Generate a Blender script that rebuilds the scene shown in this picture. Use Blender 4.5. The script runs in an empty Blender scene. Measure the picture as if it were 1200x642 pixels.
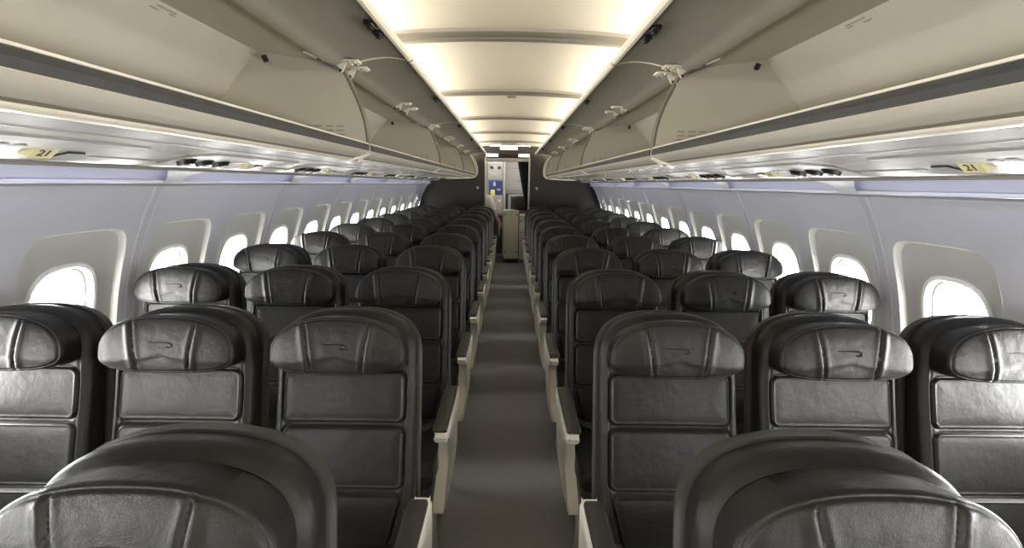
import bpy, bmesh, math, random
import numpy as np
from mathutils import Vector, Matrix
random.seed(7)
C = bpy.context.scene.collection
PI = math.pi
EYE = 1.55
ROLL, PITCH, YAW = 0.0152, math.radians(11.52), -0.0066
FPX = 520.0

# ------------------------------------------------------------------ materials
def mat(name, col, rough=0.5, metal=0.0, noise=0.0, nscale=20.0, bump=0.0, bscale=200.0,
        bump2=0.0, b2scale=12.0, spec=0.5, emit=None, estr=0.0, coat=0.0):
    m = bpy.data.materials.new(name); m.use_nodes = True
    nt = m.node_tree; b = nt.nodes['Principled BSDF']
    b.inputs['Base Color'].default_value = (*col, 1)
    b.inputs['Roughness'].default_value = rough
    b.inputs['Metallic'].default_value = metal
    b.inputs['Specular IOR Level'].default_value = spec
    if coat: b.inputs['Coat Weight'].default_value = coat
    tc = nt.nodes.new('ShaderNodeTexCoord')
    if noise > 0:
        n = nt.nodes.new('ShaderNodeTexNoise'); n.inputs['Scale'].default_value = nscale
        n.inputs['Detail'].default_value = 5
        nt.links.new(tc.outputs['Object'], n.inputs['Vector'])
        r = nt.nodes.new('ShaderNodeMapRange')
        r.inputs['To Min'].default_value = 1 - noise; r.inputs['To Max'].default_value = 1 + noise
        nt.links.new(n.outputs['Fac'], r.inputs['Value'])
        mx = nt.nodes.new('ShaderNodeVectorMath'); mx.operation = 'SCALE'
        mx.inputs[0].default_value = col
        nt.links.new(r.outputs['Result'], mx.inputs['Scale'])
        nt.links.new(mx.outputs[0], b.inputs['Base Color'])
    last = None
    for st, sc in ((bump, bscale), (bump2, b2scale)):
        if st > 0:
            n = nt.nodes.new('ShaderNodeTexNoise'); n.inputs['Scale'].default_value = sc
            n.inputs['Detail'].default_value = 3
            nt.links.new(tc.outputs['Object'], n.inputs['Vector'])
            bp = nt.nodes.new('ShaderNodeBump'); bp.inputs['Strength'].default_value = st
            bp.inputs['Distance'].default_value = 0.01
            nt.links.new(n.outputs['Fac'], bp.inputs['Height'])
            if last: nt.links.new(last.outputs[0], bp.inputs['Normal'])
            last = bp
    if last: nt.links.new(last.outputs[0], b.inputs['Normal'])
    if emit:
        b.inputs['Emission Color'].default_value = (*emit, 1)
        b.inputs['Emission Strength'].default_value = estr
    return m

M = {}
M['leather'] = mat('black leather', (0.013, 0.0125, 0.0115), 0.40, noise=0.25, nscale=9, bump=0.10, bscale=420, bump2=0.25, b2scale=22, spec=0.27)
M['leather_head'] = mat('black headrest leather', (0.012, 0.0116, 0.0108), 0.37, noise=0.3, nscale=14, bump=0.12, bscale=420, bump2=0.22, b2scale=30, spec=0.30)
M['emblem'] = mat('debossed leather', (0.010, 0.0095, 0.009), 0.3)
M['shell'] = mat('seat shell plastic', (0.045, 0.043, 0.040), 0.5, spec=0.3)
M['arm_pad'] = mat('armrest pad', (0.030, 0.028, 0.024), 0.45, bump=0.08, bscale=300)
M['arm_dark'] = mat('armrest dark plastic', (0.03, 0.029, 0.027), 0.45)
M['white_plastic'] = mat('white seat plastic', (0.70, 0.67, 0.60), 0.38, noise=0.05, nscale=6)
M['leg'] = mat('seat leg metal', (0.35, 0.34, 0.32), 0.35, metal=0.6)
M['belt'] = mat('belt webbing', (0.035, 0.035, 0.04), 0.7, bump=0.2, bscale=500)
M['chrome'] = mat('buckle metal', (0.6, 0.6, 0.6), 0.25, metal=1)
M['carpet'] = mat('grey carpet', (0.19, 0.187, 0.178), 0.95, noise=0.5, nscale=260, bump=0.5, bscale=500, spec=0.1)
M['wall'] = mat('sidewall plastic', (0.55, 0.55, 0.575), 0.42, noise=0.03, nscale=3)
M['reveal'] = mat('window surround plastic', (0.54, 0.535, 0.50), 0.40)
M['frame'] = mat('window frame plastic', (0.72, 0.71, 0.68), 0.35)
M['strip'] = mat('sidewall joint strip', (0.52, 0.52, 0.545), 0.38)
M['bin'] = mat('bin beige plastic', (0.56, 0.52, 0.435), 0.48, noise=0.03, nscale=4)
M['bin_in'] = mat('bin inside plastic', (0.53, 0.50, 0.425), 0.55, noise=0.03, nscale=5)
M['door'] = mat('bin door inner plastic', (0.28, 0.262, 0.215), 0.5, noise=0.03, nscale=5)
M['cream'] = mat('cream trim', (0.76, 0.70, 0.58), 0.35)
M['liner'] = mat('bin sill liner', (0.036, 0.036, 0.036), 0.55, noise=0.35, nscale=30)
M['alu'] = mat('bright edge metal', (0.78, 0.76, 0.70), 0.3, metal=0.5)
M['seal'] = mat('bin end seal', (0.17, 0.155, 0.12), 0.6)
M['black'] = mat('black plastic', (0.012, 0.012, 0.012), 0.4)
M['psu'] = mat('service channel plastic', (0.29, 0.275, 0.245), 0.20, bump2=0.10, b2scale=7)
M['psu_plate'] = mat('service panel plastic', (0.31, 0.295, 0.265), 0.25)
M['valance'] = mat('light valance plastic', (0.58, 0.58, 0.62), 0.4)
M['yellow_tag'] = mat('yellow row placard', (0.74, 0.66, 0.38), 0.5)
M['mark'] = mat('dark print', (0.05, 0.045, 0.04), 0.6)
M['faint'] = mat('faint grey print', (0.30, 0.27, 0.215), 0.6)
M['ceiling'] = mat('ceiling panel', (0.80, 0.755, 0.64), 0.55)
M['rib'] = mat('ceiling joint strip', (0.24, 0.22, 0.185), 0.5)
M['partition'] = mat('brown partition laminate', (0.034, 0.029, 0.026), 0.55, spec=0.25, noise=0.1, nscale=4)
M['post'] = mat('partition edge trim', (0.36, 0.35, 0.33), 0.4)
M['galley'] = mat('galley grey panel', (0.34, 0.325, 0.30), 0.42, noise=0.08, nscale=8)
M['galley_light'] = mat('galley white panel', (0.46, 0.445, 0.42), 0.42)
M['galley_dark'] = mat('galley dark recess', (0.035, 0.032, 0.03), 0.5)
M['cart'] = mat('cart aluminium panel', (0.56, 0.53, 0.46), 0.42, noise=0.05, nscale=8)
M['blue'] = mat('blue poster', (0.03, 0.05, 0.20), 0.45, noise=0.8, nscale=14)
M['note'] = mat('yellow note', (0.75, 0.72, 0.12), 0.6)
M['curtain'] = mat('dark curtain cloth', (0.014, 0.013, 0.013), 0.9)
M['bag'] = mat('black bag cloth', (0.020, 0.019, 0.019), 0.75, bump=0.3, bscale=90)
M['shirt'] = mat('white shirt cloth', (0.78, 0.75, 0.72), 0.8, bump2=0.6, b2scale=20)
M['skin'] = mat('skin', (0.40, 0.24, 0.17), 0.55)
M['trousers'] = mat('dark trousers', (0.015, 0.015, 0.018), 0.8)
M['hair'] = mat('dark hair', (0.02, 0.015, 0.012), 0.5)
M['sign'] = mat('lit sign', (0.8, 0.78, 0.7), 0.4, emit=(1.0, 0.93, 0.74), estr=0.55)
M['lamp'] = mat('lit lamp', (0.9, 0.9, 0.85), 0.4, emit=(1.0, 0.95, 0.82), estr=2.2)
def glass():
    m = bpy.data.materials.new('window pane'); m.use_nodes = True
    nt = m.node_tree; nt.nodes.clear()
    o = nt.nodes.new('ShaderNodeOutputMaterial'); mx = nt.nodes.new('ShaderNodeMixShader')
    t = nt.nodes.new('ShaderNodeBsdfTransparent'); t.inputs['Color'].default_value = (.97, .975, .98, 1)
    g = nt.nodes.new('ShaderNodeBsdfGlossy'); g.inputs['Roughness'].default_value = .03
    mx.inputs[0].default_value = .04
    nt.links.new(t.outputs[0], mx.inputs[1])
    nt.links.new(g.outputs[0], mx.inputs[2]); nt.links.new(mx.outputs[0], o.inputs[0])
    return m
M['glass'] = glass()

# ------------------------------------------------------------------ helpers
def link_mesh(name, verts, faces, material, parent=None, smooth=True, angle=35, mats=None, fmat=None):
    me = bpy.data.meshes.new(name)
    me.from_pydata([tuple(v) for v in verts], [], faces)
    me.validate()
    bm = bmesh.new(); bm.from_mesh(me); bmesh.ops.recalc_face_normals(bm, faces=bm.faces); bm.to_mesh(me); bm.free()
    for mm in (mats or [material]): me.materials.append(mm)
    if fmat:
        for p, k in zip(me.polygons, fmat): p.material_index = k
    if smooth:
        me.shade_smooth(); me.set_sharp_from_angle(angle=math.radians(angle))
    o = bpy.data.objects.new(name, me); C.objects.link(o)
    if parent: o.parent = parent
    return o

def bm_obj(name, bm, material, parent=None, angle=35):
    me = bpy.data.meshes.new(name)
    bmesh.ops.recalc_face_normals(bm, faces=bm.faces)
    bm.to_mesh(me); bm.free()
    me.materials.append(material)
    me.shade_smooth(); me.set_sharp_from_angle(angle=math.radians(angle))
    o = bpy.data.objects.new(name, me); C.objects.link(o)
    if parent: o.parent = parent
    return o

def add_box(bm, x0, x1, y0, y1, z0, z1, bev=0.0, seg=2):
    r = bmesh.ops.create_cube(bm, size=1)
    vs = r['verts']
    for v in vs:
        v.co = Vector(((x0+x1)/2 + v.co.x*(x1-x0), (y0+y1)/2 + v.co.y*(y1-y0), (z0+z1)/2 + v.co.z*(z1-z0)))
    if bev > 0:
        es = list({e for v in vs for e in v.link_edges})
        bmesh.ops.bevel(bm, geom=es, offset=bev, segments=seg, profile=0.5, affect='EDGES')

def box(name, m, x0, x1, y0, y1, z0, z1, bev=0.004, seg=2, parent=None):
    bm = bmesh.new(); add_box(bm, x0, x1, y0, y1, z0, z1, bev, seg)
    return bm_obj(name, bm, m, parent)

def add_tube(bm, pts, r, n=10, sx=1.0, axis=None):
    pts = [Vector(p) for p in pts]; rings = []
    rr = r if isinstance(r, (list, tuple)) else [r]*len(pts)
    for i, p in enumerate(pts):
        t = (pts[min(i+1, len(pts)-1)] - pts[max(i-1, 0)]).normalized()
        up = Vector(axis) if axis else (Vector((0, 0, 1)) if abs(t.z) < .9 else Vector((0, 1, 0)))
        a = t.cross(up).normalized(); b = a.cross(t).normalized()
        rings.append([bm.verts.new(p + (a*math.cos(2*PI*k/n) + b*math.sin(2*PI*k/n)*sx)*rr[i]) for k in range(n)])
    for i in range(len(rings)-1):
        for k in range(n):
            bm.faces.new((rings[i][k], rings[i][(k+1) % n], rings[i+1][(k+1) % n], rings[i+1][k]))
    bm.faces.new(rings[0][::-1]); bm.faces.new(rings[-1])

def tube(name, m, pts, r, n=10, parent=None, sx=1.0, axis=None):
    bm = bmesh.new(); add_tube(bm, pts, r, n, sx, axis); return bm_obj(name, bm, m, parent)

def add_prism(bm, poly, y0, y1, plane='xz'):
    def P(a, b, t): return (a, t, b) if plane == 'xz' else ((t, a, b) if plane == 'yz' else (a, b, t))
    A = [bm.verts.new(P(a, b, y0)) for a, b in poly]; B = [bm.verts.new(P(a, b, y1)) for a, b in poly]
    n = len(poly)
    for i in range(n): bm.faces.new((A[i], A[(i+1) % n], B[(i+1) % n], B[i]))
    fa = bm.faces.new(A[::-1]); fb = bm.faces.new(B)
    return fa, fb

def prism(name, m, poly, y0, y1, plane='xz', bev=0.0, parent=None, angle=35):
    bm = bmesh.new(); fa, fb = add_prism(bm, poly, y0, y1, plane)
    if bev > 0:
        es = list(set(fa.edges) | set(fb.edges))
        bmesh.ops.bevel(bm, geom=es, offset=bev, segments=3, profile=.5, affect='EDGES')
    return bm_obj(name, bm, m, parent, angle)

def thick(line, t):
    """closed polygon: a polyline and its copy offset by t to the left"""
    n = len(line); off = []
    for i in range(n):
        a = Vector(line[max(i-1, 0)]); b = Vector(line[min(i+1, n-1)])
        d = (b - a).normalized(); off.append((line[i][0] - d.y*t, line[i][1] + d.x*t))
    return list(line) + off[::-1]

def smoothline(pts, sub=6):
    pts = [Vector(p) for p in pts]; out = []
    for i in range(len(pts)-1):
        p0 = pts[max(i-1, 0)]; p1 = pts[i]; p2 = pts[i+1]; p3 = pts[min(i+2, len(pts)-1)]
        for k in range(sub):
            t = k/sub
            out.append(0.5*((2*p1) + (-p0+p2)*t + (2*p0-5*p1+4*p2-p3)*t*t + (-p0+3*p1-3*p2+p3)*t**3))
    out.append(pts[-1])
    return [tuple(p) for p in out]

def mirror(poly, s): return [(s*a, b) for a, b in poly]

def thing(name, label, cat, loc=(0, 0, 0), group=None):
    o = bpy.data.objects.new(name, None); o.empty_display_size = .1; C.objects.link(o)
    o.location = loc; o['label'] = label; o['category'] = cat
    if group: o['group'] = group
    return o
def tag(o, label, cat, group=None, kind=None):
    o['label'] = label; o['category'] = cat
    if group: o['group'] = group
    if kind: o['kind'] = kind
    return o
def struct(o, label=None, cat=None):
    o['kind'] = 'structure'
    if label: o['label'] = label
    if cat: o['category'] = cat
    return o

def copy_tree(src, parent=None):
    c = src.copy(); C.objects.link(c)
    if parent: c.parent = parent; c.matrix_parent_inverse = src.matrix_parent_inverse.copy()
    for ch in list(src.children): copy_tree(ch, c)
    return c

def text_mesh(name, body, size, m, parent=None, ext=0.0008):
    cu = bpy.data.curves.new('tmp_text', 'FONT'); cu.body = body; cu.size = size; cu.extrude = ext
    cu.align_x = 'CENTER'; cu.align_y = 'CENTER'
    t = bpy.data.objects.new('tmp_text', cu); C.objects.link(t)
    bpy.context.view_layer.update()
    me = bpy.data.meshes.new_from_object(t.evaluated_get(bpy.context.evaluated_depsgraph_get()))
    bpy.data.objects.remove(t); bpy.data.curves.remove(cu)
    me.materials.clear(); me.materials.append(m)
    o = bpy.data.objects.new(name, me); C.objects.link(o)
    if parent: o.parent = parent
    return o

ORD = ['first', 'second', 'third', 'fourth', 'fifth', 'sixth', 'seventh', 'eighth', 'ninth', 'tenth', 'eleventh', 'twelfth',
       'thirteenth', 'fourteenth', 'fifteenth', 'sixteenth', 'seventeenth', 'eighteenth']

# ------------------------------------------------------------------ the seat
TILT = math.radians(12.0); BASEZ = 0.42
def uvw(u, v, w): return (u, v*math.sin(TILT) - w*math.cos(TILT), BASEZ + v*math.cos(TILT) + w*math.sin(TILT))
def sd_rrect(u, v, cu, cv, hu, hv, r):
    qx = np.abs(u-cu) - hu + r; qy = np.abs(v-cv) - hv + r
    return np.minimum(np.maximum(qx, qy), 0) + np.hypot(np.maximum(qx, 0), np.maximum(qy, 0)) - r

def loft(rows, name, m, front, wback, ncol, parent=None, rside=0.012, cap_bottom=True):
    """rows: list of (v, half width).  front(u, v, e) -> w."""
    s = np.sin(np.linspace(-PI/2, PI/2, ncol)*0.98)/np.sin(PI/2*.98)
    s = 0.65*s + 0.35*np.linspace(-1, 1, ncol)
    sb = np.linspace(1, -1, 11)
    verts = []; faces = []; L = ncol + 11
    for v, a in rows:
        u = s*a
        w = front(u, np.full_like(u, v))
        for uu, ww in zip(u, w): verts.append(uvw(uu, v, ww))
        for q in sb:
            uu = q*a
            e = a - abs(uu)
            verts.append(uvw(uu*(0.975 if abs(q) == 1 else 1), v, wback + (0.006 if abs(q) == 1 else 0)))
    R = len(rows)
    for i in range(R-1):
        for j in range(L):
            j2 = (j+1) % L
            faces.append((i*L+j, i*L+j2, (i+1)*L+j2, (i+1)*L+j))
    faces.append(tuple(range(L))[::-1]); faces.append(tuple((R-1)*L + j for j in range(L)))
    return link_mesh(name, verts, faces, m, parent, angle=50)

BA, BV, BB, BN = 0.2215, 0.585, 0.152, 2.6          # back half width, shoulder height, crown, exponent
def back_edge(u, v):
    t = np.maximum(v - BV, 0)/BB; q = np.abs(u)/BA
    G = np.power(np.power(q, BN) + np.power(t, BN) + 1e-9, 1/BN)
    gx = np.power(q/np.maximum(G, 1e-6), BN-1)/BA; gy = np.power(t/np.maximum(G, 1e-6), BN-1)/BB
    return np.maximum((1-G)/np.maximum(np.hypot(gx, gy), 1e-6), 0)
def roundoff(e, r): return -r*(1 - np.sqrt(np.maximum(1 - np.square(1 - np.minimum(e/r, 1)), 0)))
def g(x, s): return np.exp(-np.square(x/s))
def front_back(u, v):
    e = back_edge(u, v)
    w = 0.052 + 0.010*np.cos((v-0.12)*7.0)*(v < 0.57) + 0*u
    w = np.where(v >= 0.57, 0.052 + 0.010*np.cos((0.57-0.12)*7.0), w)
    w = w + 0.010*np.power(np.abs(u)/BA, 4)
    w = w + roundoff(e, 0.034)
    w = w - 0.0035*g(e-0.030, 0.0032) + 0.0018*g(e-0.022, 0.004)       # seam of the outer cover
    for cu, cv, hu, hv, r, tp in ((0, .4625, .191, .0800, .026, 0), (0, .2745, .191, .0955, .026, 0), (0, .080, .186, .0850, .03, 1)):
        uu = u/(1 - 0.22*np.clip((cv+hv - v)/(2*hv), 0, 1)) if tp else u
        sd = sd_rrect(uu, v, cu, cv, hu, hv, r)
        ins = np.clip(-sd, 0, 1)
        w = w + 0.0075*(1 - np.exp(-ins/0.016)) - 0.0060*g(sd-0.002, 0.0038) + 0.0034*g(sd+0.0060, 0.0034)
    return w
rows = [(v, BA) for v in np.linspace(-0.03, BV, 206)]
for ph in np.linspace(0, math.radians(87.5), 44)[1:]:
    rows.append((BV + BB*math.sin(ph)**(2/BN), BA*math.cos(ph)**(2/BN)))

HA, HV, HT, HB = 0.205, 0.601, 0.118, 0.057
HNT, HNB = 2.4, 3.0
def head_rows(k=1.0, n=40):
    out = []
    for ph in np.linspace(-math.radians(88), math.radians(88), 2*n):
        if ph < 0: out.append((HV - HB*k*abs(math.sin(ph))**(2/HNB), HA*k*math.cos(ph)**(2/HNB)))
        else: out.append((HV + HT*k*math.sin(ph)**(2/HNT), HA*k*math.cos(ph)**(2/HNT)))
    return out
def head_edge(u, v):
    up = v >= HV
    n = np.where(up, HNT, HNB); B = np.where(up, HT, HB)
    t = np.abs(v-HV)/B; q = np.abs(u)/HA
    G = np.power(np.power(q, n) + np.power(t, n) + 1e-9, 1/n)
    gx = np.power(q/np.maximum(G, 1e-6), n-1)/HA; gy = np.power(t/np.maximum(G, 1e-6), n-1)/B
    return np.maximum((1-G)/np.maximum(np.hypot(gx, gy), 1e-6), 0)
def front_head(u, v):
    e = head_edge(u, v)
    t = np.clip((v-(HV-HB))/(HT+HB), 0, 1)
    w = 0.123 + roundoff(e, 0.012) + 0.012*(1 - np.exp(-e/0.035))
    w = w - 0.0030*g(e-0.0075, 0.0024)
    seam = 0.076 + 0.024*np.power(t, 1.3)
    du = np.abs(u) - seam
    k = np.clip(e/0.02, 0, 1)
    w = w - k*(0.0065*g(du, 0.0040)) + k*0.0050*g(du-0.011, 0.010) - 0.004*np.clip(du/0.1, 0, 1)
    w = w + k*0.0022*g(du+0.009, 0.007)
    return w
def on_head(u, v): return float(front_head(np.array([u]), np.array([v]))[0])

def make_seat():
    root = bpy.data.objects.new('aircraft_seat', None); root.empty_display_size = .1; C.objects.link(root)
    loft(rows, 'backrest', M['leather'], front_back, -0.026, 121, root)
    # hard rear shell, its rim showing round the cover
    sr = [(v, BA+0.006) for v in np.linspace(-0.03, BV, 12)]
    for ph in np.linspace(0, math.radians(87), 26)[1:]:
        sr.append((BV + (BB+0.004)*math.sin(ph)**(2/BN), (BA+0.006)*math.cos(ph)**(2/BN)))
    sh = loft(sr, 'back_shell', M['shell'], lambda u, v: np.full_like(u, -0.0275) + roundoff((BA+.006)-np.abs(u), .01), -0.062, 31, root)
    hd = loft(head_rows(), 'headrest', M['leather_head'], front_head, 0.042, 101, root)
    # small ribbon emblem pressed into the headrest
    path = [(-.040, .006), (-.020, .0065), (.002, .0060), (.020, .0050), (.0275, .0028), (.0305, -.0015), (.0285, -.0060), (.022, -.0080), (.0155, -.0070)]
    path = smoothline(path, 4); rad = [0.0011 + 0.0016*min(1, i/(len(path)*.5)) for i in range(len(path))]
    pts = [uvw(a, 0.632 + b, on_head(a, .632+b) + 0.0004) for a, b in path]
    bm = bmesh.new(); add_tube(bm, pts, rad, 8)
    bm_obj('emblem', bm, M['emblem'], hd)
    # seat cushion
    prof = [(-.475, .375), (-.480, .405), (-.468, .432), (-.44, .447), (-.39, .455), (-.25, .450), (-.10, .440), (0.0, .436), (.01, .36), (-.2, .35), (-.44, .35)]
    cu = prism('seat_cushion', M['leather'], prof, -.226, .226, 'yz', bev=0.022, parent=root)
    box('seat_pan', M['arm_dark'], -.215, .215, -.43, .05, .285, .352, .01, parent=root)
    # belt
    bm = bmesh.new()
    add_tube(bm, [(-.215, -.03, .447), (-.16, -.09, .449), (-.08, -.17, .453), (-.01, -.22, .457)], .021, 8, sx=.12)
    add_tube(bm, [(.215, -.03, .447), (.17, -.12, .450), (.11, -.2, .454), (.045, -.24, .457)], .021, 8, sx=.12)
    bl = bm_obj('seat_belt', bm, M['belt'], root)
    box('buckle', M['chrome'], -.012, .046, -.252, -.202, .456, .470, .004, parent=bl)
    for y in (-.40, .02):
        bm = bmesh.new(); add_tube(bm, [(0, y, .29), (0, y-.01 if y < 0 else y+.06, .14), (0, y-.02 if y < 0 else y+.1, .0)], [.018, .016, .02], 8)
        bm_obj('leg', bm, M['leg'], root)
    return root

def add_inner_arm(root, s):
    """dark armrest on the wall side of a seat"""
    x = s*.2575
    prof = [(-.455, .598), (-.458, .618), (-.445, .630), (-.10, .632), (-.02, .612), (.03, .56), (.03, .50), (-.02, .53), (-.06, .585), (-.40, .590)]
    a = prism('armrest', M['arm_dark'], prof, x-.020, x+.020, 'yz', bev=.006, parent=root)
    prism('armrest_pad', M['arm_pad'], [(-.45, .629), (-.452, .638), (-.44, .645), (-.12, .646), (-.10, .640), (-.10, .630)], x-.022, x+.022, 'yz', bev=.006, parent=a)
    return a
def add_aisle_arm(root, s):
    x = s*.262
    body = [(-.468, .574), (-.474, .596), (-.462, .612), (-.11, .618), (-.07, .612), (-.035, .57), (.015, .44), (.075, .26), (.085, .19), (.055, .15),
            (-.10, .135), (-.30, .150), (-.362, .175), (-.372, .21), (-.345, .30), (-.315, .42), (-.335, .50), (-.40, .553)]
    a = prism('armrest', M['white_plastic'], smoothline(body + [body[0]], 3)[:-1], x-.023, x+.023, 'yz', bev=.010, parent=root)
    for v in a.data.vertices: v.co.x -= s*max(0, .58-v.co.z)*.085
    prism('armrest_pad', M['arm_pad'], [(-.458, .606), (-.462, .622), (-.448, .636), (-.16, .642), (-.10, .634), (-.085, .61), (-.12, .604)], x-.027 + s*-.004, x+.027 + s*-.004, 'yz', bev=.008, parent=a)
    lx = x + s*.008
    b = tube('side_leg', M['leg'], smoothline([(x-s*.055, -.325, .2), (x-s*.055, -.355, .12), (x-s*.05, -.365, .05), (x-s*.05, -.35, .0)], 4), .013, 10, parent=root)
    return a

P, Y0, W = 0.752, 1.251, 0.515
CX = {'aisle': 0.515, 'middle': 1.03, 'window': 1.545}
base = make_seat()
protos = {}
base_copies = {}
for side, s in (('left', -1), ('right', 1)):
    for kind in ('aisle', 'middle', 'window'):
        r = copy_tree(base) if (side, kind) != ('left', 'aisle') else base
        protos[(side, kind)] = r
for (side, kind), r in protos.items():
    s = -1 if side == 'left' else 1
    # arms go on after the bare copies are made
for (side, kind), r in protos.items():
    s = -1 if side == 'left' else 1
    add_inner_arm(r, s)
    if kind == 'aisle': add_aisle_arm(r, -s)
NROWS = 11
for k in range(NROWS):
    for side in ('left', 'right'):
        s = -1 if side == 'left' else 1
        for kind in ('aisle', 'middle', 'window'):
            if k == 0 and kind != 'aisle': continue
            first = (k == 0) if kind == 'aisle' else (k == 1)
            o = protos[(side, kind)] if first else copy_tree(protos[(side, kind)])
            o.location = (s*CX[kind], Y0 + (k-1)*P, 0)
            if k == 0:
                lab = f"big black leather seat cut off by the picture's bottom edge, {side} of the aisle"
            else:
                where = {'aisle': 'beside the aisle', 'middle': 'between aisle and window seats', 'window': 'against the sidewall'}[kind]
                rw = {1: 'front full', 10: 'last'}.get(k, ORD[k-1])
                lab = f"black leather {kind} seat {where}, {side} side, {rw} row back" if k not in (1, 10) else \
                      f"black leather {kind} seat {where}, {side} side, {'first fully seen row' if k == 1 else 'last row before the partition'}"
            tag(o, lab, 'seat', f"{side} bank of black cabin seats")

# ------------------------------------------------------------------ fuselage
RC, ZC = 1.855, 0.55
def wallx(z, d=0.0):
    return math.sqrt(max((RC+d)**2 - (z-ZC)**2, 0))
WSP = 0.57
WINS = {'left': 2.335, 'right': 2.31}
YF, YB = -5.2, 8.65
ZTOP, ZBOT, ZW = 1.535, -0.02, 0.980
def wall_pt(s, y, z, d):
    n = Vector((wallx(z), 0, z-ZC)).normalized()
    return (s*(wallx(z) + n.x*d), y, z + n.z*d)

def window_module(verts, faces, fm, s, yc, N=112, ha=None, hb=None):
    # rings from the window opening out to the module rectangle
    hy, zt, zb = WSP/2, ZTOP-ZW, ZBOT-ZW
    angs = sorted([2*PI*i/N for i in range(N)])
    for cy, cz in ((hy, zt), (-hy, zt), (-hy, zb), (hy, zb)):
        a = math.atan2(cz, cy) % (2*PI)
        i = min(range(len(angs)), key=lambda q: abs(angs[q]-a)); angs[i] = a
    def rect(a):
        c, t = math.cos(a), math.sin(a)
        k = min([hy/abs(c)] if abs(c) > 1e-9 else [9e9])
        k2 = (zt/t if t > 0 else zb/t) if abs(t) > 1e-9 else 9e9
        k = min(k, k2); return k*c, k*t
    def sup(a, A, Bt, Bb, n):
        c, t = math.cos(a), math.sin(a); B = Bt if t >= 0 else Bb
        k = (abs(c/A)**n + abs(t/B)**n)**(-1/n); return k*c, k*t
    # (shape, depth, material of the band outside this ring)
    rings = [
        (lambda a: sup(a, .126, .182, .182, 3.0), .070), (lambda a: sup(a, .131, .188, .188, 3.0), .046),
        (lambda a: sup(a, .137, .195, .195, 3.0), .036), (lambda a: sup(a, .147, .206, .206, 3.0), .033), (lambda a: sup(a, .153, .213, .213, 3.0), .040),
        (lambda a: sup(a, .168, .240, .240, 3.4), .040), (lambda a: sup(a, .196, .295, .28, 4.2), .033),
        (lambda a: sup(a, .211, .340, .32, 6.0), .025), (lambda a: sup(a, .217, .351, .33, 6.5), .012), (lambda a: sup(a, .221, .357, .336, 6.5), .002),
        (lambda a: sup(a, .226, .363, .342, 6.5), .000),
        (lambda a: tuple(.45*q + .55*w for q, w in zip(sup(a, .226, .363, .342, 6.5), rect(a))), .0), (rect, .0)]
    mids = [0, 0, 0, 0, 1, 1, 1, 1, 1, 1, 2, 2]
    base0 = len(verts); K = len(angs)
    for fn, d in rings:
        for a in angs:
            y, z = fn(a); verts.append(wall_pt(s, yc + y, ZW + z, d))
    for r in range(len(rings)-1):
        for k in range(K):
            k2 = (k+1) % K
            faces.append((base0 + r*K + k, base0 + r*K + k2, base0 + (r+1)*K + k2, base0 + (r+1)*K + k)); fm.append(mids[r])

CENT = {q: [WINS[q] + WSP*k for k in range(-13, 11)] for q in WINS}
wn = 0
for side, s in (('left', -1), ('right', 1)):
    verts, faces, fm = [], [], []
    centers = CENT[side]
    for yc in centers: window_module(verts, faces, fm, s, yc)
    ye = centers[-1] + WSP/2; b1 = len(verts)      # plain end panel up to the partition
    for i in range(25):
        z = ZBOT + (ZTOP-ZBOT)*i/24
        verts.append(wall_pt(s, ye, z, 0)); verts.append(wall_pt(s, YB + .02, z, 0))
    for i in range(24): faces.append((b1+2*i, b1+2*i+1, b1+2*i+3, b1+2*i+2)); fm.append(2)
    # crown behind the bins, closing the tube
    zs = [ZTOP + .0] + [ZTOP + (2.31-ZTOP)*i/14 for i in range(0, 15)]
    b0 = len(verts)
    prof = [(1.545, 1.515), (1.62, 1.56)] + [(math.sqrt(1.99**2 - (z-ZC)**2), z) for z in [1.65, 1.75, 1.85, 1.95, 2.05, 2.15, 2.25, 2.33]] + [(.0, 2.34)]
    for x, z in prof:
        verts.append((s*x, YF, z)); verts.append((s*x, YB + .02, z))
    for i in range(len(prof)-1):
        faces.append((b0+2*i, b0+2*i+1, b0+2*i+3, b0+2*i+2)); fm.append(2)
    w = link_mesh('wall_'+side, verts, faces, M['wall'], None, angle=28, mats=[M['frame'], M['reveal'], M['wall']], fmat=fm)
    struct(w, f'pale grey curved cabin sidewall on the {side} with window recesses', 'wall')
    for i, yc in enumerate(centers):
        wn += 1
        # acrylic pane with its thin gasket
        ring = [];
        for q in range(48):
            a = 2*PI*q/48; c, t = math.cos(a), math.sin(a); k = (abs(c/.127)**3 + abs(t/.183)**3)**(-1/3)
            ring.append((k*c, k*t))
        vs = [wall_pt(s, yc + a, ZW + b, .068) for a, b in ring] + [wall_pt(s, yc + a, ZW + b, .0705) for a, b in ring]
        n = 48
        fs = [tuple(range(n)), tuple(range(2*n-1, n-1, -1))] + [(j, (j+1) % n, n+(j+1) % n, n+j) for j in range(n)]
        pane = link_mesh(f'window_{wn}', vs, fs, M['glass'], None, angle=30)
        struct(pane)
        gk = []
        gv = []
        for off_, d_ in ((1.0, .063), (.955, .061), (.955, .0675), (1.0, .0675)):
            gv += [wall_pt(s, yc + a*off_, ZW + b*off_, d_) for a, b in ring]
        gf = [(r*n + j, r*n + (j+1) % n, ((r+1) % 4)*n + (j+1) % n, ((r+1) % 4)*n + j) for r in range(4) for j in range(n)]
        link_mesh('window_gasket', gv, gf, M['frame'], pane)
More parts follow.
